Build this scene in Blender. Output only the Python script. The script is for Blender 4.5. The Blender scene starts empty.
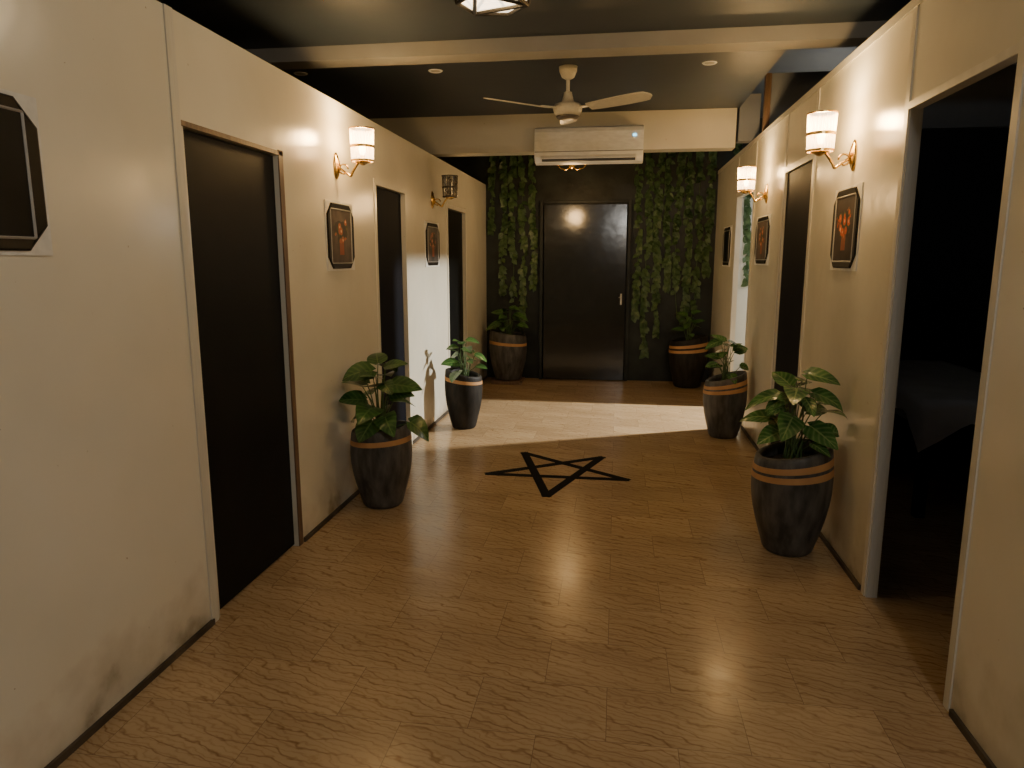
import bpy, bmesh, math, random
from mathutils import Vector, Matrix, noise
rnd = random.Random(7)
COL = bpy.context.scene.collection
PI = math.pi

# ------------------------------------------------------------------ helpers
def new_mat(name):
    m = bpy.data.materials.new(name); m.use_nodes = True
    nt = m.node_tree
    return m, nt, nt.nodes['Principled BSDF']

def N(nt, t, **kw):
    n = nt.nodes.new(t)
    for k, v in kw.items():
        setattr(n, k, v)
    return n

def Mth(nt, op, a, bb=None, c=None):
    n = N(nt, 'ShaderNodeMath', operation=op)
    for i, v in enumerate((a, bb, c)):
        if v is None: continue
        if isinstance(v, (int, float)): n.inputs[i].default_value = v
        else: nt.links.new(v, n.inputs[i])
    return n.outputs[0]

def ramp(nt, fac, stops):
    r = nt.nodes.new('ShaderNodeValToRGB')
    el = r.color_ramp.elements
    while len(el) < len(stops): el.new(0.5)
    for e, (p, c) in zip(el, stops):
        e.position = p; e.color = (c[0], c[1], c[2], 1)
    nt.links.new(fac, r.inputs['Fac'])
    return r

def noise_mat(name, c1, c2, scale=6, stretch=(1, 1, 1), rough=0.5, metal=0.0, bump=0.0, lo=0.3, hi=0.7, detail=4, bscale=None, spec=0.5):
    m, nt, b = new_mat(name)
    tc = N(nt, 'ShaderNodeTexCoord'); mp = N(nt, 'ShaderNodeMapping')
    mp.inputs['Scale'].default_value = stretch
    nt.links.new(tc.outputs['Object'], mp.inputs['Vector'])
    nz = N(nt, 'ShaderNodeTexNoise'); nz.inputs['Scale'].default_value = scale; nz.inputs['Detail'].default_value = detail
    nt.links.new(mp.outputs[0], nz.inputs['Vector'])
    r = ramp(nt, nz.outputs['Fac'], [(lo, c1), (hi, c2)])
    nt.links.new(r.outputs['Color'], b.inputs['Base Color'])
    b.inputs['Roughness'].default_value = rough
    b.inputs['Metallic'].default_value = metal
    b.inputs['Specular IOR Level'].default_value = spec
    if bump:
        n2 = N(nt, 'ShaderNodeTexNoise'); n2.inputs['Scale'].default_value = bscale or scale * 3
        nt.links.new(mp.outputs[0], n2.inputs['Vector'])
        bp = N(nt, 'ShaderNodeBump'); bp.inputs['Strength'].default_value = bump; bp.inputs['Distance'].default_value = 0.01
        nt.links.new(n2.outputs['Fac'], bp.inputs['Height']); nt.links.new(bp.outputs[0], b.inputs['Normal'])
    return m

def flat_mat(name, c, rough=0.5, metal=0.0, emit=None, es=0, spec=0.5):
    m, nt, b = new_mat(name)
    nz = N(nt, 'ShaderNodeTexNoise'); nz.inputs['Scale'].default_value = 14
    c2 = tuple(x * 0.88 for x in c)
    r = ramp(nt, nz.outputs['Fac'], [(0.35, c), (0.7, c2)])
    nt.links.new(r.outputs['Color'], b.inputs['Base Color'])
    b.inputs['Roughness'].default_value = rough; b.inputs['Metallic'].default_value = metal
    b.inputs['Specular IOR Level'].default_value = spec
    if emit:
        b.inputs['Emission Color'].default_value = (*emit, 1); b.inputs['Emission Strength'].default_value = es
    return m

def bbox(bm, x0, x1, y0, y1, z0, z1):
    vs = [bm.verts.new(p) for p in ((x0,y0,z0),(x1,y0,z0),(x1,y1,z0),(x0,y1,z0),(x0,y0,z1),(x1,y0,z1),(x1,y1,z1),(x0,y1,z1))]
    for f in ((3,2,1,0),(4,5,6,7),(0,1,5,4),(1,2,6,5),(2,3,7,6),(3,0,4,7)):
        bm.faces.new([vs[i] for i in f])

def tube(bm, pts, r, seg=8, cap=True):
    pts = [Vector(p) for p in pts]
    rs = r if isinstance(r, (list, tuple)) else [r] * len(pts)
    rings = []
    up = Vector((0.13, 0.21, 0.97)).normalized()
    for i, p in enumerate(pts):
        t = (pts[min(i+1, len(pts)-1)] - pts[max(i-1, 0)]).normalized()
        a = t.cross(up)
        if a.length < 0.15: a = t.cross(Vector((1, 0, 0)))
        a.normalize(); b = t.cross(a).normalized(); up = a.cross(t).normalized() if a.cross(t).length > .1 else up
        rings.append([bm.verts.new(p + (a*math.cos(2*PI*k/seg) + b*math.sin(2*PI*k/seg)) * rs[i]) for k in range(seg)])
    for i in range(len(rings)-1):
        for k in range(seg):
            bm.faces.new((rings[i][k], rings[i][(k+1)%seg], rings[i+1][(k+1)%seg], rings[i+1][k]))
    if cap:
        bm.faces.new(rings[0][::-1]); bm.faces.new(rings[-1])

def lathe(bm, prof, seg=32, c=(0,0,0), fn=None, capb=True, capt=True, lobes=0, amp=0.0):
    rings = []
    for r, z in prof:
        ring = []
        for k in range(seg):
            a = 2*PI*k/seg
            rr = r + (amp*abs(math.cos(lobes*a/2)) if lobes else 0)
            p = Vector((c[0]+rr*math.cos(a), c[1]+rr*math.sin(a), c[2]+z))
            if fn: p = fn(p)
            ring.append(bm.verts.new(p))
        rings.append(ring)
    for i in range(len(rings)-1):
        for k in range(seg):
            bm.faces.new((rings[i][k], rings[i][(k+1)%seg], rings[i+1][(k+1)%seg], rings[i+1][k]))
    if capb: bm.faces.new(rings[0][::-1])
    if capt: bm.faces.new(rings[-1])

def make(name, bm, mat, parent=None, loc=(0,0,0), smooth=False, bevel=0, rot=None, recalc=True):
    if recalc: bmesh.ops.recalc_face_normals(bm, faces=bm.faces)
    me = bpy.data.meshes.new(name); bm.to_mesh(me); bm.free()
    if smooth:
        me.shade_smooth()
    me.materials.append(mat)
    o = bpy.data.objects.new(name, me); COL.objects.link(o)
    o.location = loc
    if rot: o.rotation_euler = rot
    if parent: o.parent = parent
    if bevel:
        md = o.modifiers.new('bevel', 'BEVEL'); md.width = bevel; md.segments = 3; md.limit_method = 'ANGLE'
    return o

def empty(name, loc, label, cat, rot=None, group=None):
    o = bpy.data.objects.new(name, None); COL.objects.link(o); o.location = loc
    o.empty_display_size = 0.1
    if rot: o.rotation_euler = rot
    o['label'] = label; o['category'] = cat
    if group: o['group'] = group
    return o

def structure(name, boxes, mat, bevel=0):
    bm = bmesh.new()
    for b in boxes: bbox(bm, *b)
    o = make(name, bm, mat, bevel=bevel)
    o['kind'] = 'structure'
    return o

# ------------------------------------------------------------------ materials
def wall_paint(name, base, dark, rough=0.22):
    m, nt, b = new_mat(name)
    tc = N(nt, 'ShaderNodeTexCoord')
    nz = N(nt, 'ShaderNodeTexNoise'); nz.inputs['Scale'].default_value = 1.3; nz.inputs['Detail'].default_value = 3
    nt.links.new(tc.outputs['Object'], nz.inputs['Vector'])
    r = ramp(nt, nz.outputs['Fac'], [(0.3, dark), (0.62, base)])
    # scuffed grime just above the skirting
    sp = N(nt, 'ShaderNodeSeparateXYZ'); nt.links.new(tc.outputs['Object'], sp.inputs[0])
    n2 = N(nt, 'ShaderNodeTexNoise'); n2.inputs['Scale'].default_value = 5; n2.inputs['Detail'].default_value = 8
    nt.links.new(tc.outputs['Object'], n2.inputs['Vector'])
    ma = Mth(nt, 'MULTIPLY_ADD', n2.outputs['Fac'], 0.7, sp.outputs['Z'])
    r2 = ramp(nt, ma, [(0.28, (0.36, 0.31, 0.24)), (0.42, (0.80, 0.77, 0.73)), (0.62, (1, 1, 1))])
    mx = N(nt, 'ShaderNodeMix', data_type='RGBA', blend_type='MULTIPLY'); mx.inputs[0].default_value = 0.9
    nt.links.new(r.outputs['Color'], mx.inputs[6]); nt.links.new(r2.outputs['Color'], mx.inputs[7])
    # small chips
    vo = N(nt, 'ShaderNodeTexNoise'); vo.inputs['Scale'].default_value = 38; vo.inputs['Detail'].default_value = 2
    nt.links.new(tc.outputs['Object'], vo.inputs['Vector'])
    rc = ramp(nt, vo.outputs['Fac'], [(0.20, (0.6, 0.52, 0.42)), (0.235, (1, 1, 1))])
    mc = N(nt, 'ShaderNodeMix', data_type='RGBA', blend_type='MULTIPLY'); mc.inputs[0].default_value = 1.0
    nt.links.new(mx.outputs[2], mc.inputs[6]); nt.links.new(rc.outputs['Color'], mc.inputs[7])
    nt.links.new(mc.outputs[2], b.inputs['Base Color'])
    b.inputs['Roughness'].default_value = rough
    n3 = N(nt, 'ShaderNodeTexNoise'); n3.inputs['Scale'].default_value = 2.5; n3.inputs['Detail'].default_value = 3
    nt.links.new(tc.outputs['Object'], n3.inputs['Vector'])
    bp = N(nt, 'ShaderNodeBump'); bp.inputs['Strength'].default_value = 0.22; bp.inputs['Distance'].default_value = 0.03
    nt.links.new(n3.outputs['Fac'], bp.inputs['Height']); nt.links.new(bp.outputs[0], b.inputs['Normal'])
    return m

M_wall = wall_paint('cream_paint', (0.80, 0.76, 0.64), (0.72, 0.68, 0.56))
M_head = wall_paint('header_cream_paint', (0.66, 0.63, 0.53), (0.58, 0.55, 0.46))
M_trim = flat_mat('pale_trim', (0.66, 0.63, 0.54), 0.4)
M_jamb = flat_mat('off_white_jamb', (0.56, 0.54, 0.48), 0.5)
M_ceil = noise_mat('dark_slate_ceiling', (0.020, 0.028, 0.037), (0.029, 0.038, 0.048), 2, rough=0.5, bump=0.1)
M_beam = noise_mat('beam_paint', (0.22, 0.21, 0.19), (0.27, 0.26, 0.235), 3, rough=0.6)
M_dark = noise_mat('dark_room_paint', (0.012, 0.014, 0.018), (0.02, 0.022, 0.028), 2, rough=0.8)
M_panel = noise_mat('blue_grey_board', (0.20, 0.215, 0.235), (0.26, 0.275, 0.30), 3, rough=0.6)
M_endwall = noise_mat('black_green_wall', (0.006, 0.008, 0.007), (0.026, 0.032, 0.028), 4, rough=0.45, bump=0.4, detail=9, spec=0.35)
M_black = noise_mat('black_laminate', (0.003, 0.003, 0.003), (0.006, 0.006, 0.005), 4, rough=0.5, spec=0.12)
M_navy = noise_mat('navy_door', (0.002, 0.003, 0.007), (0.004, 0.005, 0.011), 4, rough=0.6, spec=0.10)
M_gloss = noise_mat('gloss_black_door', (0.003, 0.004, 0.004), (0.014, 0.014, 0.012), 9, rough=0.15, bump=0.11, bscale=7, detail=8, spec=0.8)
M_wood = noise_mat('brown_timber', (0.10, 0.055, 0.03), (0.20, 0.12, 0.065), 8, (6, 6, 0.6), rough=0.5)
M_skirt = noise_mat('dark_skirting', (0.03, 0.022, 0.015), (0.10, 0.075, 0.05), 7, rough=0.6)
M_white = noise_mat('white_plaster', (0.62, 0.64, 0.62), (0.72, 0.74, 0.72), 3, rough=0.6)
M_brass = noise_mat('brass', (0.75, 0.50, 0.18), (0.60, 0.38, 0.12), 20, rough=0.25, metal=1)
M_frame = noise_mat('black_frame', (0.004, 0.003, 0.003), (0.008, 0.007, 0.006), 30, rough=0.45, spec=0.2)
M_bead = flat_mat('pewter_bead', (0.46, 0.44, 0.40), 0.4, 0.2)
M_card = flat_mat('pale_card_backing', (0.80, 0.79, 0.74), 0.7)
M_acw = flat_mat('ac_white_plastic', (0.90, 0.90, 0.88), 0.35)
M_acd = flat_mat('ac_dark_slot', (0.05, 0.05, 0.05), 0.5)
M_led = flat_mat('blue_display', (0.1, 0.4, 0.6), 0.4, emit=(0.25, 0.75, 1.0), es=3)
M_fan = flat_mat('cream_enamel', (0.66, 0.62, 0.50), 0.3)
M_fan_d = flat_mat('fan_dark', (0.10, 0.08, 0.06), 0.4)
M_bronze = noise_mat('dark_bronze', (0.03, 0.025, 0.02), (0.06, 0.05, 0.035), 12, rough=0.4, metal=0.6)
M_tape = flat_mat('black_inlay', (0.003, 0.003, 0.003), 0.7, spec=0.08)
M_soil = noise_mat('dark_soil', (0.012, 0.010, 0.008), (0.035, 0.028, 0.02), 40, rough=0.95, bump=0.8)
M_band = noise_mat('tan_band', (0.46, 0.24, 0.095), (0.58, 0.32, 0.13), 10, rough=0.6)
M_stem = noise_mat('green_stem', (0.06, 0.12, 0.03), (0.11, 0.17, 0.06), 12, rough=0.6)
M_sheet = noise_mat('pale_sheet', (0.48, 0.50, 0.53), (0.58, 0.60, 0.64), 5, rough=0.85)
M_pot = noise_mat('charcoal_stone', (0.032, 0.032, 0.031), (0.155, 0.148, 0.138), 9, (2.4, 2.4, 0.7), rough=0.5, bump=0.12, lo=0.34, hi=0.85, detail=10)
M_pot_dark = noise_mat('dark_charcoal_stone', (0.007, 0.0065, 0.006), (0.035, 0.031, 0.027), 9, (2.4, 2.4, 0.7), rough=0.6, bump=0.12, lo=0.34, hi=0.85, detail=10, spec=0.3)
M_pale_metal = flat_mat('pale_metal', (0.6, 0.55, 0.45), 0.3, 0.6)

def leaf_mat(name, c1, c2, vein, rough=0.35, amt=0.85):
    m, nt, b = new_mat(name)
    uv = N(nt, 'ShaderNodeUVMap'); sp = N(nt, 'ShaderNodeSeparateXYZ'); nt.links.new(uv.outputs[0], sp.inputs[0])
    M = lambda *a: Mth(nt, *a)
    s = M('ABSOLUTE', M('SUBTRACT', sp.outputs['Y'], 0.5))
    mid = M('LESS_THAN', s, 0.035)
    ph = M('ABSOLUTE', M('SUBTRACT', M('FRACT', M('MULTIPLY', M('SUBTRACT', sp.outputs['X'], M('MULTIPLY', s, 0.55)), 6.0)), 0.5))
    side = M('MULTIPLY', M('POWER', M('MULTIPLY', ph, 2.0), 2.2), amt)
    tc = N(nt, 'ShaderNodeTexCoord'); nz = N(nt, 'ShaderNodeTexNoise'); nz.inputs['Scale'].default_value = 13
    nt.links.new(tc.outputs['Object'], nz.inputs['Vector'])
    side = M('MULTIPLY', side, M('MULTIPLY', nz.outputs['Fac'], 1.6))
    v = M('MINIMUM', M('MAXIMUM', M('MULTIPLY', mid, 0.8), side), 1.0)
    r = ramp(nt, nz.outputs['Fac'], [(0.35, c1), (0.65, c2)])
    mx = N(nt, 'ShaderNodeMix', data_type='RGBA'); nt.links.new(v, mx.inputs[0])
    nt.links.new(r.outputs['Color'], mx.inputs[6]); mx.inputs[7].default_value = (*vein, 1)
    nt.links.new(mx.outputs[2], b.inputs['Base Color'])
    b.inputs['Roughness'].default_value = rough
    return m
M_leaf = leaf_mat('dark_veined_leaf', (0.018, 0.068, 0.016), (0.055, 0.15, 0.035), (0.16, 0.26, 0.08), 0.28, 0.6)
M_leaf2 = leaf_mat('bright_veined_leaf', (0.024, 0.085, 0.022), (0.065, 0.175, 0.038), (0.24, 0.35, 0.12), 0.25, 0.55)
M_ivy = leaf_mat('ivy_leaf', (0.018, 0.055, 0.017), (0.070, 0.135, 0.046), (0.12, 0.18, 0.08), 0.45)

# floor: polished marble tiles, fine wavy diagonal veins
def floor_mat():
    m, nt, b = new_mat('veined_brown_tile')
    tc = N(nt, 'ShaderNodeTexCoord')
    br = N(nt, 'ShaderNodeTexBrick'); br.offset = 0.5; br.inputs['Scale'].default_value = 1.0
    br.inputs['Brick Width'].default_value = 0.46; br.inputs['Row Height'].default_value = 0.30
    br.inputs['Mortar Size'].default_value = 0.0012; br.inputs['Mortar Smooth'].default_value = 0.1
    br.inputs['Color1'].default_value = (0, 0, 0, 1); br.inputs['Color2'].default_value = (1, 1, 1, 1); br.inputs['Mortar'].default_value = (0.5, 0.5, 0.5, 1)
    nt.links.new(tc.outputs['Object'], br.inputs['Vector'])
    sc = N(nt, 'ShaderNodeVectorMath', operation='SCALE'); sc.inputs['Scale'].default_value = 3.3
    nt.links.new(br.outputs['Color'], sc.inputs[0])
    ad = N(nt, 'ShaderNodeVectorMath', operation='ADD')
    nt.links.new(tc.outputs['Object'], ad.inputs[0]); nt.links.new(sc.outputs[0], ad.inputs[1])
    mp = N(nt, 'ShaderNodeMapping'); mp.inputs['Rotation'].default_value = (0, 0, math.radians(27)); mp.inputs['Scale'].default_value = (0.62, 1.0, 1)
    nt.links.new(ad.outputs[0], mp.inputs['Vector'])
    def wave(scale, dist, dsc, lo, mid, col):
        wv = N(nt, 'ShaderNodeTexWave', wave_type='BANDS', bands_direction='Y', wave_profile='SIN')
        wv.inputs['Scale'].default_value = scale; wv.inputs['Distortion'].default_value = dist
        wv.inputs['Detail'].default_value = 3; wv.inputs['Detail Scale'].default_value = dsc; wv.inputs['Detail Roughness'].default_value = 0.55
        nt.links.new(mp.outputs[0], wv.inputs['Vector'])
        return ramp(nt, wv.outputs['Fac'], [(0.0, col), (lo, tuple((c+1)/2 for c in col)), (mid, (1, 1, 1))])
    w1 = wave(6.5, 9.5, 1.2, 0.03, 0.14, (0.62, 0.52, 0.42))
    w2 = wave(14.0, 13.0, 1.0, 0.12, 0.5, (0.80, 0.735, 0.66))
    n5 = N(nt, 'ShaderNodeTexNoise'); n5.inputs['Scale'].default_value = 4.5; n5.inputs['Detail'].default_value = 3; nt.links.new(mp.outputs[0], n5.inputs['Vector'])
    vs = ramp(nt, n5.outputs['Fac'], [(0.36, (0.4,)*3), (0.60, (0.95,)*3)])
    n2 = N(nt, 'ShaderNodeTexNoise'); n2.inputs['Scale'].default_value = 2.6; n2.inputs['Detail'].default_value = 5
    mp2 = N(nt, 'ShaderNodeMapping'); mp2.inputs['Scale'].default_value = (0.7, 2.4, 1); nt.links.new(mp.outputs[0], mp2.inputs['Vector']); nt.links.new(mp2.outputs[0], n2.inputs['Vector'])
    r2 = ramp(nt, n2.outputs['Fac'], [(0.3, (0.41, 0.282, 0.158)), (0.7, (0.51, 0.368, 0.215))])
    r3 = ramp(nt, br.outputs['Color'], [(0.0, (0.93, 0.925, 0.92)), (1.0, (1.03, 1.03, 1.02))])
    mx = N(nt, 'ShaderNodeMix', data_type='RGBA', blend_type='MULTIPLY'); nt.links.new(vs.outputs[0], mx.inputs[0])
    nt.links.new(r2.outputs['Color'], mx.inputs[6]); nt.links.new(w1.outputs['Color'], mx.inputs[7])
    mxb = N(nt, 'ShaderNodeMix', data_type='RGBA', blend_type='MULTIPLY'); mxb.inputs[0].default_value = 0.8
    nt.links.new(mx.outputs[2], mxb.inputs[6]); nt.links.new(w2.outputs['Color'], mxb.inputs[7])
    m2 = N(nt, 'ShaderNodeMix', data_type='RGBA', blend_type='MULTIPLY'); m2.inputs[0].default_value = 1
    nt.links.new(mxb.outputs[2], m2.inputs[6]); nt.links.new(r3.outputs['Color'], m2.inputs[7])
    m3 = N(nt, 'ShaderNodeMix', data_type='RGBA'); nt.links.new(br.outputs['Fac'], m3.inputs[0])
    nt.links.new(m2.outputs[2], m3.inputs[6]); m3.inputs[7].default_value = (0.24, 0.155, 0.085, 1)
    nt.links.new(m3.outputs[2], b.inputs['Base Color'])
    r4 = ramp(nt, n2.outputs['Fac'], [(0.3, (0.20,)*3), (0.7, (0.27,)*3)])
    nt.links.new(r4.outputs['Color'], b.inputs['Roughness'])
    b.inputs['Specular IOR Level'].default_value = 0.42
    bp = N(nt, 'ShaderNodeBump'); bp.inputs['Strength'].default_value = 0.05; bp.inputs['Distance'].default_value = 0.01
    nt.links.new(n2.outputs['Fac'], bp.inputs['Height']); nt.links.new(bp.outputs[0], b.inputs['Normal'])
    return m
M_floor = floor_mat()

def pic_mat(name, hot, base, seed):
    # still life: a loose bunch of warm blooms over a vase, on a dim ground
    m, nt, b = new_mat(name)
    M = lambda *a: Mth(nt, *a)
    tc = N(nt, 'ShaderNodeTexCoord'); sp = N(nt, 'ShaderNodeSeparateXYZ'); nt.links.new(tc.outputs['Object'], sp.inputs[0])
    y, z = sp.outputs['Y'], sp.outputs['Z']
    mp = N(nt, 'ShaderNodeMapping'); mp.inputs['Location'].default_value = (0, seed, seed*.7)
    nt.links.new(tc.outputs['Object'], mp.inputs['Vector'])
    vo = N(nt, 'ShaderNodeTexVoronoi'); vo.inputs['Scale'].default_value = 22; nt.links.new(mp.outputs[0], vo.inputs['Vector'])
    nz = N(nt, 'ShaderNodeTexNoise'); nz.inputs['Scale'].default_value = 16; nt.links.new(mp.outputs[0], nz.inputs['Vector'])
    bl = ramp(nt, vo.outputs['Distance'], [(0.12, (0.85, 0.55, 0.30)), (0.25, hot), (0.46, hot), (0.55, (0.10, 0.10, 0.03)), (0.7, base)])
    dy = M('DIVIDE', y, 0.125); dz = M('DIVIDE', M('SUBTRACT', z, 0.03), 0.085)
    rr = M('ADD', M('MULTIPLY', dy, dy), M('MULTIPLY', dz, dz))
    mask = M('LESS_THAN', M('ADD', rr, M('MULTIPLY', nz.outputs['Fac'], 2.4)), 2.0)
    vase = M('MULTIPLY', M('LESS_THAN', M('ABSOLUTE', y), 0.035), M('MULTIPLY', M('LESS_THAN', z, -0.03), M('GREATER_THAN', z, -0.11)))
    n2 = N(nt, 'ShaderNodeTexNoise'); n2.inputs['Scale'].default_value = 8; nt.links.new(mp.outputs[0], n2.inputs['Vector'])
    bg = ramp(nt, n2.outputs['Fac'], [(0.3, base), (0.7, tuple(c*2.6 for c in base))])
    a = N(nt, 'ShaderNodeMix', data_type='RGBA'); nt.links.new(vase, a.inputs[0]); nt.links.new(bg.outputs[0], a.inputs[6]); a.inputs[7].default_value = (0.32, 0.10, 0.05, 1)
    c = N(nt, 'ShaderNodeMix', data_type='RGBA'); nt.links.new(mask, c.inputs[0]); nt.links.new(a.outputs[2], c.inputs[6]); nt.links.new(bl.outputs[0], c.inputs[7])
    nt.links.new(c.outputs[2], b.inputs['Base Color']); b.inputs['Roughness'].default_value = 0.5; b.inputs['Specular IOR Level'].default_value = 0.2
    return m
M_pics = [pic_mat('canvas_print_%s' % n, h, bs, s) for n, h, bs, s in (
    ('red', (0.62, 0.10, 0.02), (0.028, 0.020, 0.016), 1.3), ('rust', (0.42, 0.12, 0.06), (0.060, 0.045, 0.036), 4.1),
    ('umber', (0.38, 0.12, 0.08), (0.05, 0.045, 0.04), 7.7))]
M_picdark = noise_mat('dark_print', (0.002, 0.003, 0.004), (0.008, 0.009, 0.010), 5, rough=0.5, spec=0.15)

def shade_mat(name, lit, es=5.5, c0=(1.0, 0.55, 0.20), c1=(1.0, 0.82, 0.54)):
    m, nt, b = new_mat(name)
    out = nt.nodes['Material Output']
    tr = N(nt, 'ShaderNodeBsdfTransparent'); tr.inputs['Color'].default_value = (1, 0.93, 0.8, 1)
    tc = N(nt, 'ShaderNodeTexCoord')
    wv = N(nt, 'ShaderNodeTexNoise'); wv.inputs['Scale'].default_value = 55
    nt.links.new(tc.outputs['Object'], wv.inputs['Vector'])
    if lit:
        r = ramp(nt, wv.outputs['Fac'], [(0.35, c0), (0.6, c1)])
        nt.links.new(r.outputs['Color'], b.inputs['Emission Color']); b.inputs['Emission Strength'].default_value = es
        b.inputs['Base Color'].default_value = (0.55, 0.48, 0.38, 1)
    else:
        r = ramp(nt, wv.outputs['Fac'], [(0.4, (0.03, 0.026, 0.02)), (0.6, (0.20, 0.18, 0.14))])
        nt.links.new(r.outputs['Color'], b.inputs['Base Color'])
    b.inputs['Roughness'].default_value = 0.15
    mix = N(nt, 'ShaderNodeMixShader'); mix.inputs[0].default_value = 0.55 if lit else 0.8
    nt.links.new(tr.outputs[0], mix.inputs[1]); nt.links.new(b.outputs[0], mix.inputs[2]); nt.links.new(mix.outputs[0], out.inputs['Surface'])
    return m
M_shade_on = shade_mat('lit_crystal_glass', True, 5.5)
M_pend = shade_mat('pendant_glass', True, 4.0, (1.0, 0.80, 0.55), (1.0, 0.92, 0.75))
M_shade_off = shade_mat('unlit_crystal_glass', False)
M_bulb = flat_mat('glowing_bulb', (1, 0.85, 0.6), 0.4, emit=(1, 0.75, 0.42), es=30)
M_bulb_dim = flat_mat('softly_glowing_bulb', (1, 0.85, 0.6), 0.4, emit=(1, 0.72, 0.38), es=1.5)
M_bulb_off = flat_mat('unlit_bulb', (0.5, 0.48, 0.42), 0.3)

# ------------------------------------------------------------------ room shell
XL, XR, YE, ZC = -1.69, 1.18, 9.2, 2.88
ZH = 3.2
ZL, ZR = 2.48, 2.60
TL, TR = 0.07, 0.045
structure('floor', [(-4.2, 4.2, -3.0, YE+0.1, -0.1, 0.0)], M_floor)
# slate ceiling, stepping up to a higher pocket above the right-hand rooms
structure('ceiling', [(-4.2, 1.04, -3.0, YE+0.1, ZC, ZH+0.1), (1.04, 4.2, -3.0, 5.0, ZC, ZH+0.1), (1.04, 4.2, 5.0, YE+0.1, ZH, ZH+0.1)], M_ceil)
structure('wall_back', [(-4.2, XR+0.02, YE, YE+0.1, 0, ZH), (XR+0.02, 4.2, YE, YE+0.1, 2.5, ZH)], M_endwall)
structure('wall_side_room', [(XR+0.02, 4.2, YE, YE+0.1, 0, 2.5)], M_white)
structure('wall_front', [(-4.2, 4.2, -3.1, -3.0, 0, ZC)], M_wall)
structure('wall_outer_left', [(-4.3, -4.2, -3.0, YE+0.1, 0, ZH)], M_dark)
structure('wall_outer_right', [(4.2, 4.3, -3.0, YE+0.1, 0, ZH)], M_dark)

def partition(name, xa, xb, ops, zt, mat):
    boxes = []; y = -3.0
    for y0, y1, z1 in ops:
        boxes.append((xa, xb, y, y0, 0, zt)); boxes.append((xa, xb, y0, y1, z1, zt)); y = y1
    boxes.append((xa, xb, y, YE, 0, zt))
    return structure(name, boxes, mat)
LO = [(2.68, 3.47, 2.06), (4.93, 5.62, 2.06), (7.08, 7.90, 2.05)]
RO = [(2.47, 3.30, 2.16), (4.78, 5.52, 2.16), (6.74, 7.63, 2.16)]
partition('wall_left', XL-TL, XL, LO, ZL, M_wall)
partition('wall_right', XR, XR+TR, RO, ZR, M_wall)

def slab(name, x0, x1, y0, y1, z1, mat):
    return structure(name, [(x0, x1, y0, y1, 0.012, z1)], mat, bevel=0.003)
slab('door_1', XL-0.058, XL-0.022, 2.685, 3.465, 2.055, M_black)
slab('door_2', XL-0.066, XL-0.030, 4.935, 5.615, 2.055, M_navy)
slab('door_3', XL-0.066, XL-0.030, 7.085, 7.895, 2.045, M_black)
slab('door_4', XR+0.012, XR+0.042, 4.785, 5.515, 2.155, M_navy)

e = 0.006
structure('trim_1', [(XL, XL+e, 3.47, 3.515, 0, 2.085), (XL, XL+e, 2.66, 3.515, 2.06, 2.08)], M_wood)
structure('trim_2', [(XL, XL+e, 2.61, 2.66, 0, ZL)], M_trim)
structure('trim_3', [(XL, XL+e, 4.89, 4.93, 0, 2.10), (XL, XL+e, 5.62, 5.67, 0, 2.10), (XL, XL+e, 4.93, 5.62, 2.06, 2.09)], M_wall)
structure('trim_4', [(XL, XL+e, 7.03, 7.08, 0, 2.10), (XL, XL+e, 7.90, 7.95, 0, 2.10), (XL, XL+e, 7.08, 7.90, 2.05, 2.09)], M_trim)
structure('trim_5', [(XR-e, XR, 3.30, 3.34, 0, ZR), (XR-e, XR, 2.43, 2.47, 0, 2.20), (XR-e, XR, 2.47, 3.30, 2.16, 2.19)], M_trim)
structure('trim_6', [(XR-e, XR, 4.73, 4.78, 0, ZR), (XR-e, XR, 5.52, 5.57, 0, ZR), (XR-e, XR, 4.78, 5.52, 2.16, 2.20)], M_trim)
structure('trim_7', [(XR-e, XR, 6.69, 6.74, 0, ZR), (XR-e, XR, 7.63, 7.68, 0, ZR), (XR-e, XR, 6.74, 7.63, 2.16, 2.20)], M_trim)
structure('trim_8', [(XR-e-.004, XR-e, -3, YE-0.02, ZR-0.04, ZR)], M_trim)
structure('trim_9', [(XR, XR+TR+0.004, 3.288, 3.30, 0, 2.16)], M_jamb)
def skirting(name, x0, x1, ops, w=0.06):
    bx = []; y = -3.0
    for y0, y1, _ in ops:
        bx.append((x0, x1, y, y0-w, 0, 0.025)); y = y1+w
    bx.append((x0, x1, y, YE-.01, 0, 0.025))
    structure(name, bx, M_skirt)
skirting('baseboard_left', XL, XL+0.012, LO)
skirting('baseboard_right', XR-0.012, XR, RO)

structure('trim_10', [(-4.2, 4.2, 4.58, 4.76, 2.795, ZC)], M_beam)
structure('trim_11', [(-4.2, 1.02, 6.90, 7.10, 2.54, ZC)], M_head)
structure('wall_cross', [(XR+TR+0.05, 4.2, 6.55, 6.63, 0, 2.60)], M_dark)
# board with raw timber edge, standing on the right partition
structure('trim_12', [(XR+0.045, 4.2, 6.50, 6.54, 2.60, 3.07)], M_panel)
structure('trim_13', [(XR, XR+0.045, 6.49, 6.55, 2.60, 3.07)], M_wood)
structure('trim_15', [(1.045, XR+TR, 6.92, 7.06, 2.60, 3.0)], M_panel)

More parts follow.
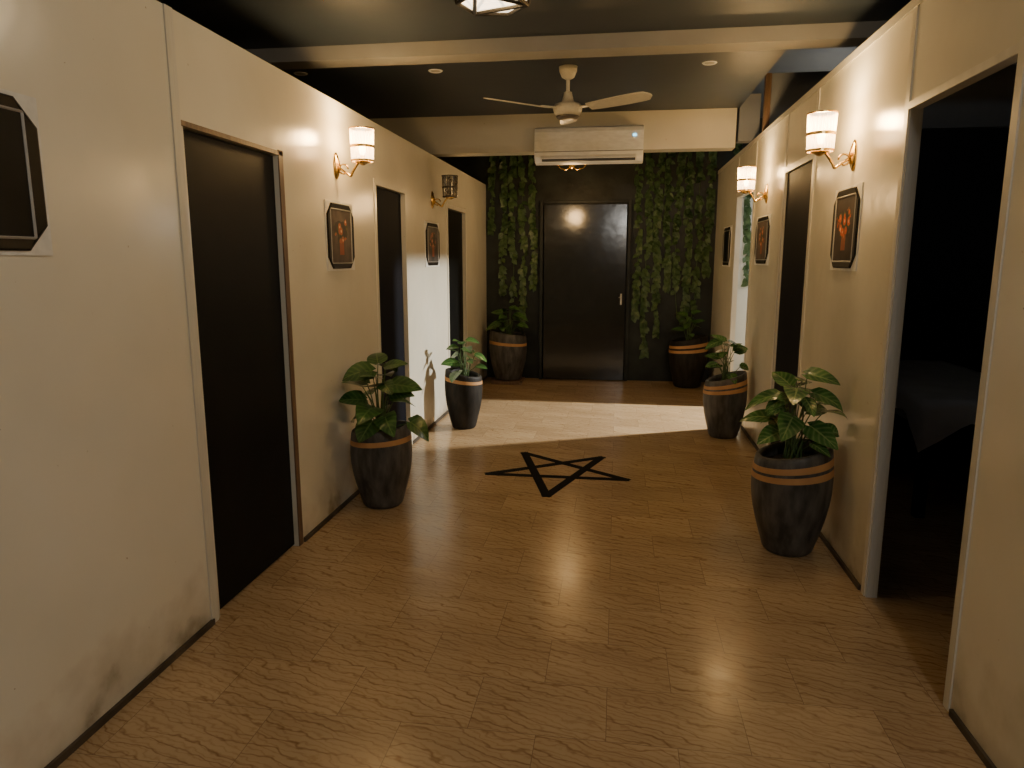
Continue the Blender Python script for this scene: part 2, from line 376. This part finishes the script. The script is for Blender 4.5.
# end door, leaf tilted slightly to catch the pendant's reflection
bm = bmesh.new(); bbox(bm, -0.515, 0.515, -0.015, 0.015, 0, 2.21)
o = make('door_5', bm, M_gloss, loc=(-0.415, YE-0.085, 0.012), rot=(math.radians(-0.9), 0, math.radians(2.2)), bevel=0.003); o['kind'] = 'structure'
structure('trim_14', [(-0.985, -0.945, YE-0.09, YE, 0, 2.27), (0.115, 0.155, YE-0.06, YE, 0, 2.27), (-0.945, 0.115, YE-0.06, YE, 2.235, 2.27)], M_endwall, bevel=0.004)
hb = empty('door_handle', (0.05, YE-0.084, 1.05), 'small worn metal lever handle on the black end door', 'handle')
bm = bmesh.new(); bbox(bm, -0.012, 0.012, -0.012, 0, -0.07, 0.07); make('handle_plate', bm, M_pale_metal, hb, bevel=0.003)
bm = bmesh.new(); tube(bm, [(0, -0.005, 0.03), (0, -0.035, 0.03), (-0.01, -0.042, 0.028), (-0.03, -0.042, 0.02)], 0.006); make('lever', bm, M_pale_metal, hb, smooth=True)

# ------------------------------------------------------------------ floor star
bm = bmesh.new()
P = [(-0.71, 5.53), (0.10, 4.93), (-0.90, 4.93), (-0.09, 5.49), (-0.43, 4.50)]
w = 0.031
for i in range(5):
    a = Vector((*P[i], 0)); b = Vector((*P[(i+1) % 5], 0)); d = (b-a).normalized(); n = Vector((-d.y, d.x, 0)) * w
    ext = d * 0.02
    z = 0.0012 + i*0.0003
    vs = [bm.verts.new((p.x, p.y, z)) for p in (a-n-ext, b-n+ext, b+n+ext, a+n-ext)]
    lo = [bm.verts.new((v.co.x, v.co.y, 0.0)) for v in vs]
    bm.faces.new(vs); bm.faces.new(lo[::-1])
    for k in range(4): bm.faces.new((vs[k], lo[k], lo[(k+1)%4], vs[(k+1)%4]))
o = make('floor_star', bm, M_tape)
o['label'] = 'black five-pointed star outline set flat into tiled floor'; o['category'] = 'floor decoration'

# ------------------------------------------------------------------ leaves
def add_leaf(bm, uvl, base, direc, nrm, L, W, droop=0.35, fold=0.18, nu=7, nv=3, heart=0.55, lim=None):
    d = direc.normalized(); n = (nrm - d*nrm.dot(d))
    if n.length < 1e-3: n = Vector((0.1, 0.2, 1)) - d*d.z
    n.normalize(); s = n.cross(d)
    grid = []
    for i in range(nu+1):
        t = i/nu
        wd = W*0.5*max(0.02, math.sin(PI*min(1, t**heart*0.97+0.03)))**0.75
        row = []
        for j in range(-nv, nv+1):
            q = j/nv
            back = -0.10*L*abs(q)*(1-t)**3*1.5
            p = base + d*(t*L*(1-0.18*droop*t)+back) + s*(q*wd) + n*(-droop*t*t*L*0.6 + fold*abs(q)*wd)
            if lim: p = lim(p)
            row.append((bm.verts.new(p), (t, 0.5+q*0.5)))
        grid.append(row)
    for i in range(nu):
        for j in range(2*nv):
            q = (grid[i][j], grid[i+1][j], grid[i+1][j+1], grid[i][j+1])
            f = bm.faces.new([x[0] for x in q]); f.smooth = True
            for lp, x in zip(f.loops, q): lp[uvl].uv = x[1]

def potted(loc, h, rt, rb, slant, seed, label, nleaf, fh, spread, leafL, mat, bands=(0.80,), wide=0.62, ymax=9.0, pm=None, bulge=0.026):
    r = random.Random(seed)
    e = empty('potted_plant', loc, label, 'potted plant')
    def fn(p):
        k = max(0, p.z/h)
        return Vector((p.x, p.y, p.z + slant*p.x*k**3))
    def rad(k):
        return rb + (rt-rb)*(1-(1-k)**1.5) + bulge*math.sin(PI*k**1.15)
    xlo = XL - loc[0] + 0.015; xhi = XR - loc[0] - 0.015; yhi = min(YE-0.07, ymax) - loc[1]
    def lim(p):
        x, y = p.x, p.y
        if x < xlo+0.05: x = xlo + 0.05*math.exp((x-xlo-0.05)/0.05)
        if x > xhi-0.05: x = xhi - 0.05*math.exp(-(x-xhi+0.05)/0.05)
        if y > yhi-0.05: y = yhi - 0.05*math.exp(-(y-yhi+0.05)/0.05)
        return Vector((x, y, p.z))
    NN = 26
    prof = [(rb*0.9, 0.0), (rb, 0.012)] + [(rad(k/NN), h*k/NN) for k in range(1, NN)] + [(rad(1), h*0.99), (rad(1)-0.006, h), (rad(1)-0.022, h), (rad(1)-0.03, h*0.97), (rad(.9)-0.036, h*0.88)]
    bm = bmesh.new(); lathe(bm, prof, 72, fn=fn, capt=False)
    pot = make('planter', bm, pm or M_pot, e, smooth=True)
    for bk in bands:
        hw = 0.030
        pr = [(rad(bk-hw)-0.003, h*(bk-hw)), (rad(bk-hw)+0.0014, h*(bk-hw)), (rad(bk)+0.0016, h*bk), (rad(bk+hw)+0.0014, h*(bk+hw)), (rad(bk+hw)-0.003, h*(bk+hw))]
        bm = bmesh.new(); lathe(bm, pr, 72, fn=fn, capb=False, capt=False)
        make('band', bm, M_band, pot)
    bm = bmesh.new(); lathe(bm, [(rad(.9)-0.034, h*0.88), (rad(.9)*0.5, h*0.905), (0.004, h*0.91)], 24, fn=fn, capb=True)
    make('soil', bm, M_soil, e, smooth=True)
    bs = bmesh.new(); bl = bmesh.new(); uvl = bl.loops.layers.uv.new('UVMap')
    for i in range(nleaf):
        k = (i+0.5)/nleaf
        a = i*2.39996 + r.uniform(-.5, .5)
        hh = fh*(0.04 + 0.96*(1-k)**0.8) * r.uniform(0.8, 1.1)
        out = spread*(0.15 + 0.75*k**0.6) * r.uniform(0.45, 1.05)
        b0 = Vector((r.uniform(-.04, .04), r.uniform(-.04, .04), h*0.88))
        tip = Vector((out*math.cos(a)*0.8, out*math.sin(a)*0.8, h + hh*0.9))
        mid = (b0+tip)/2 + Vector((-math.cos(a)*out*0.2, -math.sin(a)*out*0.2, hh*0.12))
        pts = []
        for s in range(7):
            t = s/6; pts.append(lim(b0*(1-t)**2 + mid*2*t*(1-t) + tip*t*t))
        tube(bs, pts, [0.0055-0.003*s/6 for s in range(7)], 6)
        rise = r.uniform(-0.3, 0.6) - 0.35*k
        d = Vector((math.cos(a), math.sin(a), rise))
        L = leafL * r.uniform(0.7, 1.18)
        nrm = Vector((-0.3*math.cos(a)+r.uniform(-.4, .4), -0.25*math.sin(a)-0.5+r.uniform(-.35, .35), 1.0))
        add_leaf(bl, uvl, pts[-1], d, nrm, L, L*wide*r.uniform(.9, 1.15), droop=r.uniform(0.1, 0.75), fold=r.uniform(0.05, 0.3), lim=lim)
    make('stems', bs, M_stem, e, smooth=True)
    make('foliage', bl, mat, e, smooth=True, recalc=False)
    return e

potted((-1.455, 4.20, 0), 0.51, 0.180, 0.122, 0.10, 11, 'tall charcoal planter with one tan band and broad dark pothos leaves', 22, 0.45, 0.28, 0.18, M_leaf, (0.85,), wide=0.80)
potted((-1.385, 6.34, 0), 0.52, 0.166, 0.108, -0.20, 12, 'slim charcoal planter with tan band beside the cream wall', 16, 0.34, 0.22, 0.15, M_leaf, (0.87,), wide=0.75, pm=M_pot_dark, bulge=0.02)
potted((-1.35, 8.84, 0.04), 0.60, 0.225, 0.16, -0.16, 13, 'large dark planter with tan band standing on a low plinth', 18, 0.36, 0.26, 0.18, M_leaf, (0.78,), wide=0.7)
bm = bmesh.new(); bbox(bm, -0.19, 0.19, -0.19, 0.19, 0, 0.04)
o = make('plinth', bm, M_wood, loc=(-1.35, 8.84, 0), bevel=0.004); o['label'] = 'low square brown plinth under the large dark planter'; o['category'] = 'plinth'
potted((0.945, 3.82, 0), 0.56, 0.188, 0.125, 0.22, 14, 'charcoal planter with two tan bands and variegated leaves beside open doorway', 25, 0.45, 0.27, 0.17, M_leaf2, (0.79, 0.88), wide=0.60, bulge=0.030)
potted((0.96, 6.34, 0), 0.54, 0.172, 0.12, 0.28, 15, 'brown-grey planter with two tan bands and bright leaves', 16, 0.42, 0.19, 0.14, M_leaf2, (0.79, 0.88), wide=0.66, ymax=6.56)
potted((0.88, 8.86, 0), 0.60, 0.22, 0.16, 0.18, 16, 'dark planter with two tan bands standing under hanging ivy', 12, 0.38, 0.18, 0.14, M_leaf, (0.76, 0.86), pm=M_pot_dark)

# ------------------------------------------------------------------ hanging ivy
def ivy(x, y, ztop, zbot, seed, label='artificial ivy strand hanging down the black end wall', thin=0.0):
    r = random.Random(seed)
    e = empty('ivy_vine', (x, y, ztop), label, 'hanging plant', group='artificial ivy strands')
    n = max(6, int((ztop-zbot)/0.044)); ph = r.uniform(0, 6)
    pts = []
    for i in range(n+1):
        t = i/n; z = -(ztop-zbot)*t
        pts.append(Vector((0.020*math.sin(ph+z*3.1)+0.010*math.sin(z*9+ph), 0.004*math.sin(z*5+ph), z)))
    bs = bmesh.new(); tube(bs, pts, 0.0035, 5); make('vine_stem', bs, M_stem, e, smooth=True)
    bl = bmesh.new(); uvl = bl.loops.layers.uv.new('UVMap')
    lim = lambda p: Vector((max(-0.062, min(0.062, p.x)), min(p.y, 0.0155), min(p.z, 0.0)))
    for i, p in enumerate(pts[1:]):
        dens = noise.noise(Vector((seed*1.7, i*0.22, 0))) - thin
        for k in range(3 if dens > 0.0 else (2 if dens > -0.2 else (1 if dens > -0.45 else 0))):
            sx = (1 if (i+k) % 2 else -1)
            d = Vector((sx*r.uniform(.1, .9), r.uniform(-.6, -.1), r.uniform(-1.3, -.2)))
            nr = Vector((r.uniform(-.6, .6), -1, r.uniform(-.2, .9)))
            L = r.uniform(0.055, 0.10)
            add_leaf(bl, uvl, p+Vector((r.uniform(-.015, .015), -0.004, r.uniform(-.02, .02))), d, nr, L, L*0.82, droop=r.uniform(0, .5), fold=.12, nu=4, nv=1, lim=lim)
    make('ivy_leaves', bl, M_ivy, e, smooth=True, recalc=False)
sd = 100
for x, zb in ((-1.60, 1.9), (-1.465, 1.12), (-1.34, 1.05), (-1.21, 0.80), (-1.08, 1.2),
                  (0.235, 0.85), (0.357, 0.36), (0.479, 0.62), (0.601, 1.2), (0.723, 0.85), (0.845, 0.75), (0.967, 0.95), (1.089, 1.4)):
    ivy(x, YE-0.014, ZC+0.004, zb, sd, thin=0.08 if x < 0 else 0.0); sd += 1
for x, y, zb in ((1.40, YE-0.014, 0.9), (1.56, YE-0.014, 1.25)):
    ivy(x, y, ZH+0.004, zb, sd, label='artificial ivy strand hanging inside the lit side room'); sd += 1

# ------------------------------------------------------------------ pictures
def picture(x, y0, y1, z0, z1, sgn, mat, label):
    yc, zc = (y0+y1)/2, (z0+z1)/2
    W, H = (y1-y0)/2, (z1-z0)/2
    e = empty('picture_frame', (x, yc, zc), label, 'picture')
    def octa(bm, a, b, c, x0, x1, inner):
        def loop(a, b, c): return [(-a+c, -b), (a-c, -b), (a, -b+c), (a, b-c), (a-c, b), (-a+c, b), (-a, b-c), (-a, -b+c)]
        O = loop(a, b, c); I = loop(*inner)
        R = [[bm.verts.new((xx*sgn, p[0], p[1])) for p in Q] for xx, Q in ((x0, O), (x1*0.75, O), (x1, [(p[0]*.97, p[1]*.97) for p in O]), (x1*0.8, I), (x0, I))]
        for q in range(5):
            A, B = R[q], R[(q+1) % 5]
            for k in range(8): bm.faces.new((A[k], A[(k+1)%8], B[(k+1)%8], B[k]))
    bm = bmesh.new(); bbox(bm, *(sorted((0, 0.006*sgn))), -W, W, -H, H); make('backing', bm, M_card, e)
    c = 0.30*W
    bm = bmesh.new(); octa(bm, W*0.94, H*0.94, c, 0.006, 0.016, (W*0.74, H*0.78, 0.002)); make('frame', bm, M_frame, e)
    bm = bmesh.new(); octa(bm, W*0.76, H*0.80, 0.003, 0.008, 0.017, (W*0.715, H*0.762, 0.002)); make('inner_bead', bm, M_bead, e)
    bm = bmesh.new(); bbox(bm, *(sorted((0.006*sgn, 0.012*sgn))), -W*0.73, W*0.73, -H*0.775, H*0.775); make('canvas', bm, mat, e)
    return e
picture(XL, 1.46, 1.95, 1.56, 2.01, 1, M_picdark, 'black cut-corner frame with nearly black print on cream wall')
picture(XL, 4.02, 4.46, 1.48, 1.89, 1, M_pics[1], 'black cut-corner framed rust-brown print below a lit sconce')
picture(XL, 6.20, 6.70, 1.48, 1.88, 1, M_pics[2], 'black cut-corner framed brown print below the unlit sconce')
picture(XR, 3.80, 4.24, 1.49, 1.92, -1, M_pics[0], 'black cut-corner framed red and orange print below lit sconce')
picture(XR, 5.93, 6.50, 1.50, 1.90, -1, M_pics[1], 'black cut-corner framed dark red print between two doorways')
picture(XR, 7.90, 8.45, 1.47, 1.90, -1, M_picdark, 'dark framed print near the ivy-covered end wall')

# ------------------------------------------------------------------ sconces
def sconce(x, y, z, sgn, lit, label, energy=34):
    e = empty('wall_sconce', (x, y, z), label, 'wall lamp')
    s = sgn
    bm = bmesh.new()
    lathe(bm, [(0.0365, 0), (0.038, 0.006), (0.030, 0.014), (0.018, 0.022), (0.006, 0.028)], 24)
    for v in bm.verts: v.co = Vector((v.co.z*s, v.co.y, v.co.x*2.1))
    make('backplate', bm, M_brass, e, smooth=True)
    bm = bmesh.new()
    pts = []
    for i in range(17):
        t = i/16
        pts.append((s*(0.02+0.15*t + 0.018*math.sin(t*2*PI)), 0, -0.01 - 0.055*math.sin(PI*min(1, t*1.05)) + 0.05*t**3))
    tube(bm, pts, 0.0075, 8)
    tube(bm, [(s*(0.05+0.028*math.cos(a)), 0, -0.02+0.028*math.sin(a)) for a in [k*0.45 for k in range(12)]], 0.0055, 6)
    make('arm', bm, M_brass, e, smooth=True)
    bm = bmesh.new(); lathe(bm, [(0.008, -0.012), (0.030, 0.0), (0.046, 0.006), (0.046, 0.012), (0.02, 0.014), (0.012, 0.045)], 24, (s*0.17, 0, 0.012))
    make('cup', bm, M_brass, e, smooth=True)
    zb = 0.022; seg = 96
    bm = bmesh.new()
    lathe(bm, [(0.060, 0.0), (0.0625, 0.085), (0.063, 0.09), (0.066, 0.185)], seg, (s*0.17, 0, zb), capb=False, capt=False, lobes=24, amp=0.006)
    sh = make('lamp_shade', bm, M_shade_on if lit else M_shade_off, e)
    for rr, zz, hh in ((0.066, 0.004, .006), (0.0695, 0.085, .008), (0.074, 0.185, .004)):
        bm = bmesh.new()
        lathe(bm, [(rr-0.003, zz-hh), (rr+0.002, zz-hh), (rr+0.002, zz+hh), (rr-0.003, zz+hh), (rr-0.003, zz-hh)], 32, (s*0.17, 0, zb), capb=False, capt=False)
        make('shade_ring', bm, M_brass if lit else M_bronze, sh)
    bm = bmesh.new(); lathe(bm, [(0.008, 0.0), (0.018, 0.02), (0.02, 0.04), (0.012, 0.06), (0.002, 0.068)], 14, (s*0.17, 0, 0.055))
    make('bulb', bm, M_bulb if lit else M_bulb_off, e, smooth=True)
    if lit:
        ld = bpy.data.lights.new('sconce_light', 'POINT'); ld.energy = energy; ld.color = (1.0, 0.66, 0.29); ld.shadow_soft_size = 0.045
        lo = bpy.data.objects.new('sconce_light', ld); COL.objects.link(lo); lo.location = (s*0.17, 0, 0.16); lo.parent = e
    return e
sconce(XL, 4.22, 2.10, 1, True, 'lit brass wall sconce with crystal cylinder shade above a picture', 31)
sconce(XL, 6.48, 2.08, 1, False, 'unlit brass wall sconce with dark banded crystal shade')
sconce(XR, 3.98, 2.07, -1, True, 'brightly lit brass wall sconce with crystal shade beside open doorway', 40)
sconce(XR, 6.15, 2.07, -1, True, 'lit brass wall sconce with crystal shade near lit side doorway', 24)

# ------------------------------------------------------------------ air conditioner
ac = empty('air_conditioner', (-0.29, 6.904, 2.41), 'white wall-mounted split air conditioner on the cream header beam', 'air conditioner')
bm = bmesh.new()
prof = [(0, 0.02), (0, 0.32), (-0.15, 0.32), (-0.19, 0.305), (-0.205, 0.27), (-0.21, 0.10), (-0.20, 0.055), (-0.15, 0.01), (-0.06, 0.0)]
A = [bm.verts.new((-0.49, p[0], p[1])) for p in prof]; B = [bm.verts.new((0.49, p[0], p[1])) for p in prof]
bm.faces.new(A); bm.faces.new(B[::-1])
for k in range(len(prof)): bm.faces.new((A[k], A[(k+1)%len(prof)], B[(k+1)%len(prof)], B[k]))
make('body', bm, M_acw, ac, bevel=0.006)
bm = bmesh.new(); bbox(bm, -0.485, 0.485, -0.2125, -0.20, 0.096, 0.101); make('panel_seam', bm, M_acd, ac)
bm = bmesh.new(); bbox(bm, -0.42, 0.42, -0.203, -0.16, 0.018, 0.05); o = make('air_slot', bm, M_acd, ac)
bm = bmesh.new(); bbox(bm, -0.43, 0.43, -0.004, 0.004, -0.022, 0.022); make('louver', bm, M_acw, ac, loc=(0, -0.206, 0.055), rot=(math.radians(-32), 0, 0), bevel=0.002)
bm = bmesh.new(); bbox(bm, 0.395, 0.425, -0.2125, -0.205, 0.22, 0.24); make('display', bm, M_led, ac)

# ------------------------------------------------------------------ ceiling fan
fan = empty('ceiling_fan', (-0.38, 5.30, ZC), 'cream three-blade ceiling fan hanging from the dark ceiling', 'ceiling fan')
bm = bmesh.new(); lathe(bm, [(0.02, -0.085), (0.045, -0.07), (0.062, -0.03), (0.065, 0)], 28); make('canopy', bm, M_fan, fan, smooth=True)
bm = bmesh.new(); tube(bm, [(0, 0, -0.02), (0, 0, -0.22)], 0.013, 12); make('downrod', bm, M_fan, fan, smooth=True)
bm = bmesh.new(); lathe(bm, [(0.05, -0.335), (0.085, -0.325), (0.10, -0.30), (0.105, -0.275), (0.09, -0.25), (0.045, -0.235), (0.032, -0.19), (0.028, -0.17), (0.014, -0.165)], 32); make('motor', bm, M_fan, fan, smooth=True)
bm = bmesh.new(); lathe(bm, [(0.03, -0.352), (0.07, -0.348), (0.085, -0.333), (0.06, -0.33)], 28); make('motor_cap', bm, M_fan_d, fan, smooth=True)
for deg in (213, 333, 93):
    a = math.radians(deg)
    bm = bmesh.new()
    n = 14; top = []; bot = []
    for i in range(n+1):
        t = i/n; rr = 0.17 + 0.47*t
        wd = 0.046 + 0.022*math.sin(PI*min(1, t*0.9+.1)*0.75)
        if t > 0.88: wd *= math.sqrt(max(0.02, 1-((t-0.88)/0.12)**2*0.95))
        tw = math.radians(-12)
        row = []
        for q in (-1, 1):
            y = q*wd
            row.append((rr, y*math.cos(tw), y*math.sin(tw)+0.02*t))
        top.append([bm.verts.new((p[0], p[1], p[2]+0.003)) for p in row]); bot.append([bm.verts.new((p[0], p[1], p[2]-0.003)) for p in row])
    for i in range(n):
        bm.faces.new((top[i][0], top[i+1][0], top[i+1][1], top[i][1])); bm.faces.new((bot[i][1], bot[i+1][1], bot[i+1][0], bot[i][0]))
        bm.faces.new((top[i][1], top[i+1][1], bot[i+1][1], bot[i][1])); bm.faces.new((bot[i][0], bot[i+1][0], top[i+1][0], top[i][0]))
    bm.faces.new((top[0][0], top[0][1], bot[0][1], bot[0][0])); bm.faces.new((top[n][1], top[n][0], bot[n][0], bot[n][1]))
    bl = make('blade', bm, M_fan, fan, loc=(0, 0, -0.285), rot=(0, 0, a), smooth=False)
    bm = bmesh.new(); bbox(bm, 0.07, 0.22, -0.02, 0.02, -0.004, 0.004); make('blade_bracket', bm, M_fan, bl, loc=(0, 0, 0.005), bevel=0.002)

# ------------------------------------------------------------------ recessed downlights
for x, y in ((-2.32, 5.2), (-1.33, 5.27), (0.59, 5.34), (-0.95, 2.2)):
    e = empty('downlight', (x, y, ZC), 'small round unlit recessed downlight in the dark ceiling', 'ceiling light', group='recessed downlights')
    bm = bmesh.new(); lathe(bm, [(0.032, -0.001), (0.045, -0.006), (0.052, 0.0)], 24, capb=False, capt=False); make('trim_ring', bm, M_acw, e, smooth=True)
    bm = bmesh.new(); lathe(bm, [(0.001, -0.003), (0.034, -0.002), (0.034, 0.0)], 24); make('lens', bm, M_bulb_off, e)

# ------------------------------------------------------------------ geometric pendant
pd = empty('pendant_lamp', (-0.52, 3.0, ZC), 'faceted geometric pendant lamp with dark metal edges and glowing glass', 'pendant lamp')
ringz = [(0.14, -0.33), (0.20, -0.20), (0.11, -0.08)]
R = [[Vector((r*math.cos(k*PI/3+o), r*math.sin(k*PI/3+o), z)) for k in range(6)] for (r, z), o in zip(ringz, (0.2, 0.2+PI/6, 0.2))]
bm = bmesh.new()
for ring in R:
    for k in range(6): tube(bm, [ring[k], ring[(k+1)%6]], 0.009, 6)
for k in range(6):
    for a, b in ((R[0][k], R[1][k]), (R[0][(k+1)%6], R[1][k]), (R[2][k], R[1][k]), (R[2][(k+1)%6], R[1][k])): tube(bm, [a, b], 0.009, 6)
for k in range(6): tube(bm, [R[2][k], (0, 0, -0.05)], 0.005, 6)
for k in range(0, 6, 2): tube(bm, [R[0][k], R[0][(k+2)%6]], 0.009, 6)
make('cage', bm, M_bronze, pd)
bm = bmesh.new(); tube(bm, [(0, 0, 0), (0, 0, -0.12)], 0.007, 8); lathe(bm, [(0.02, -0.03), (0.05, -0.015), (0.055, 0)], 20); make('rod', bm, M_fan_d, pd, smooth=True)
bm = bmesh.new()
Rv = [[bm.verts.new(p*0.985) for p in ring] for ring in R]
bm.faces.new(Rv[0])
for k in range(6):
    bm.faces.new((Rv[0][k], Rv[0][(k+1)%6], Rv[1][k])); bm.faces.new((Rv[1][k], Rv[0][(k+1)%6], Rv[1][(k+1)%6]))
    bm.faces.new((Rv[2][k], Rv[2][(k+1)%6], Rv[1][k])); bm.faces.new((Rv[1][k], Rv[2][(k+1)%6], Rv[1][(k+1)%6]))
make('glass_panel', bm, M_pend, pd)
bm = bmesh.new(); lathe(bm, [(0.012, 0), (0.03, -0.03), (0.034, -0.06), (0.02, -0.085), (0.003, -0.092)], 16, (0, 0, -0.12)); make('bulb', bm, M_bulb, pd, smooth=True)
ld = bpy.data.lights.new('pendant_light', 'POINT'); ld.energy = 20; ld.color = (1.0, 0.76, 0.45); ld.shadow_soft_size = 0.11
lo = bpy.data.objects.new('pendant_light', ld); COL.objects.link(lo); lo.location = (0, 0, -0.26); lo.parent = pd

# small brass ceiling light behind the header
cl = empty('brass_ceiling_lamp', (-0.52, 8.0, ZC), 'small two-arm brass ceiling lamp beyond the header beam', 'ceiling light')
bm = bmesh.new(); tube(bm, [(0, 0, 0), (0, 0, -0.30)], 0.008, 8); lathe(bm, [(0.01, -0.37), (0.035, -0.355), (0.04, -0.32), (0.015, -0.28)], 20); make('stem', bm, M_brass, cl, smooth=True)
for s in (-1, 1):
    bm = bmesh.new()
    tube(bm, [(0, 0, -0.34), (s*0.06, 0, -0.375), (s*0.12, 0, -0.36), (s*0.15, 0, -0.33)], 0.007, 8)
    lathe(bm, [(0.008, 0), (0.027, 0.012), (0.03, 0.02)], 16, (s*0.15, 0, -0.335))
    am = make('arm', bm, M_brass, cl, smooth=True)
    bm = bmesh.new(); lathe(bm, [(0.012, 0), (0.020, 0.03), (0.016, 0.055), (0.002, 0.07)], 14, (s*0.15, 0, -0.32))
    make('bulb', bm, M_bulb_dim, am, smooth=True)
ld = bpy.data.lights.new('brass_lamp_light', 'POINT'); ld.energy = 16; ld.color = (1.0, 0.60, 0.24); ld.shadow_soft_size = 0.10
lo = bpy.data.objects.new('brass_lamp_light', ld); COL.objects.link(lo); lo.location = (0, 0, -0.72); lo.parent = cl

# ------------------------------------------------------------------ treatment bed in the dark side room
bed = empty('treatment_bed', (2.2, 5.2, 0), 'narrow treatment bed with a pale draped sheet in the dark room', 'bed')
bm = bmesh.new()
nx, ny = 16, 24
X0, X1, Y0, Y1 = -0.42, 0.42, -0.85, 0.95
top = [[bm.verts.new((X0+(X1-X0)*i/nx, Y0+(Y1-Y0)*j/ny, 0.74+0.006*noise.noise(Vector((i*.5, j*.5, 0))))) for j in range(ny+1)] for i in range(nx+1)]
for i in range(nx):
    for j in range(ny): bm.faces.new((top[i][j], top[i+1][j], top[i+1][j+1], top[i][j+1]))
edge = [top[i][0] for i in range(nx+1)] + [top[nx][j] for j in range(1, ny+1)] + [top[i][ny] for i in range(nx-1, -1, -1)] + [top[0][j] for j in range(ny-1, 0, -1)]
prev = edge
for lv in range(1, 6):
    cur = []
    for k, v in enumerate(edge):
        c = v.co; d = Vector((c.x, c.y*0.5, 0)).normalized()
        wv = 0.012*math.sin(k*1.3)*lv/5 + 0.012
        corner = max(0.0, 1 - (abs(c.x-X0) + abs(c.y-Y0))/0.25)
        zz = 0.74 - (0.022 + 0.040*corner)*lv - (0.02*math.sin(k*0.37) if lv == 5 else 0)
        cur.append(bm.verts.new((c.x + d.x*wv, c.y + d.y*wv, zz)))
    for k in range(len(edge)): bm.faces.new((prev[k], prev[(k+1) % len(edge)], cur[(k+1) % len(edge)], cur[k]))
    prev = cur
make('sheet', bm, M_sheet, bed, smooth=True)
bm = bmesh.new(); bbox(bm, X0+.01, X1-.01, Y0+.01, Y1-.01, 0.64, 0.73); make('mattress', bm, M_black, bed, bevel=0.02)
bm = bmesh.new(); bbox(bm, X0+.03, X1-.03, Y0+.04, Y1-.04, 0.56, 0.64); make('bed_frame', bm, M_black, bed)
for sx in (X0+0.07, X1-0.07):
    for sy in (Y0+0.1, Y1-0.1):
        bm = bmesh.new(); bbox(bm, sx-0.03, sx+0.03, sy-0.03, sy+0.03, 0, 0.56); make('leg', bm, M_black, bed, bevel=0.004)

# ------------------------------------------------------------------ lights
def light(name, typ, loc, energy, color, size=0.2, target=None, **kw):
    ld = bpy.data.lights.new(name, typ); ld.energy = energy; ld.color = color
    if typ == 'AREA': ld.size = size
    else: ld.shadow_soft_size = size
    for k, v in kw.items(): setattr(ld, k, v)
    o = bpy.data.objects.new(name, ld); COL.objects.link(o); o.location = loc
    if target is not None:
        o.rotation_euler = (Vector(target)-Vector(loc)).to_track_quat('-Z', 'Y').to_euler()
    return o
light('side_room_spot', 'SPOT', (3.05, 7.60, 2.55), 1700, (1.0, 0.96, 0.86), 0.05, (0.45, 6.85, 0.0), spot_size=math.radians(80), spot_blend=0.6)
light('side_room_fill', 'POINT', (2.3, 8.4, 2.0), 20, (1.0, 0.97, 0.9), 0.1)  # added fill that brightens the white wall, no fixture of its own
light('dark_room_fill', 'POINT', (1.75, 3.75, 1.5), 0.30, (0.9, 0.92, 1.0), 0.08)  # weak fill added so the draped bed shows in the unlit room
light('entrance_light', 'AREA', (0.98, -0.6, 2.84), 43, (1.0, 0.96, 0.88), 0.4, (-0.9, 1.2, 0.6))

w = bpy.data.worlds.new('world'); bpy.context.scene.world = w; w.use_nodes = True
w.node_tree.nodes['Background'].inputs['Color'].default_value = (0.01, 0.011, 0.013, 1)
w.node_tree.nodes['Background'].inputs['Strength'].default_value = 0.3

# ------------------------------------------------------------------ camera
cd = bpy.data.cameras.new('camera'); cam = bpy.data.objects.new('camera', cd); COL.objects.link(cam)
cam.location = (0, 0, 1.55); cam.rotation_euler = (math.radians(90)-math.atan(125/710), 0, 0.146)
cd.sensor_width = 36; cd.lens = 710/1024*36; cd.clip_start = 0.05
bpy.context.scene.camera = cam
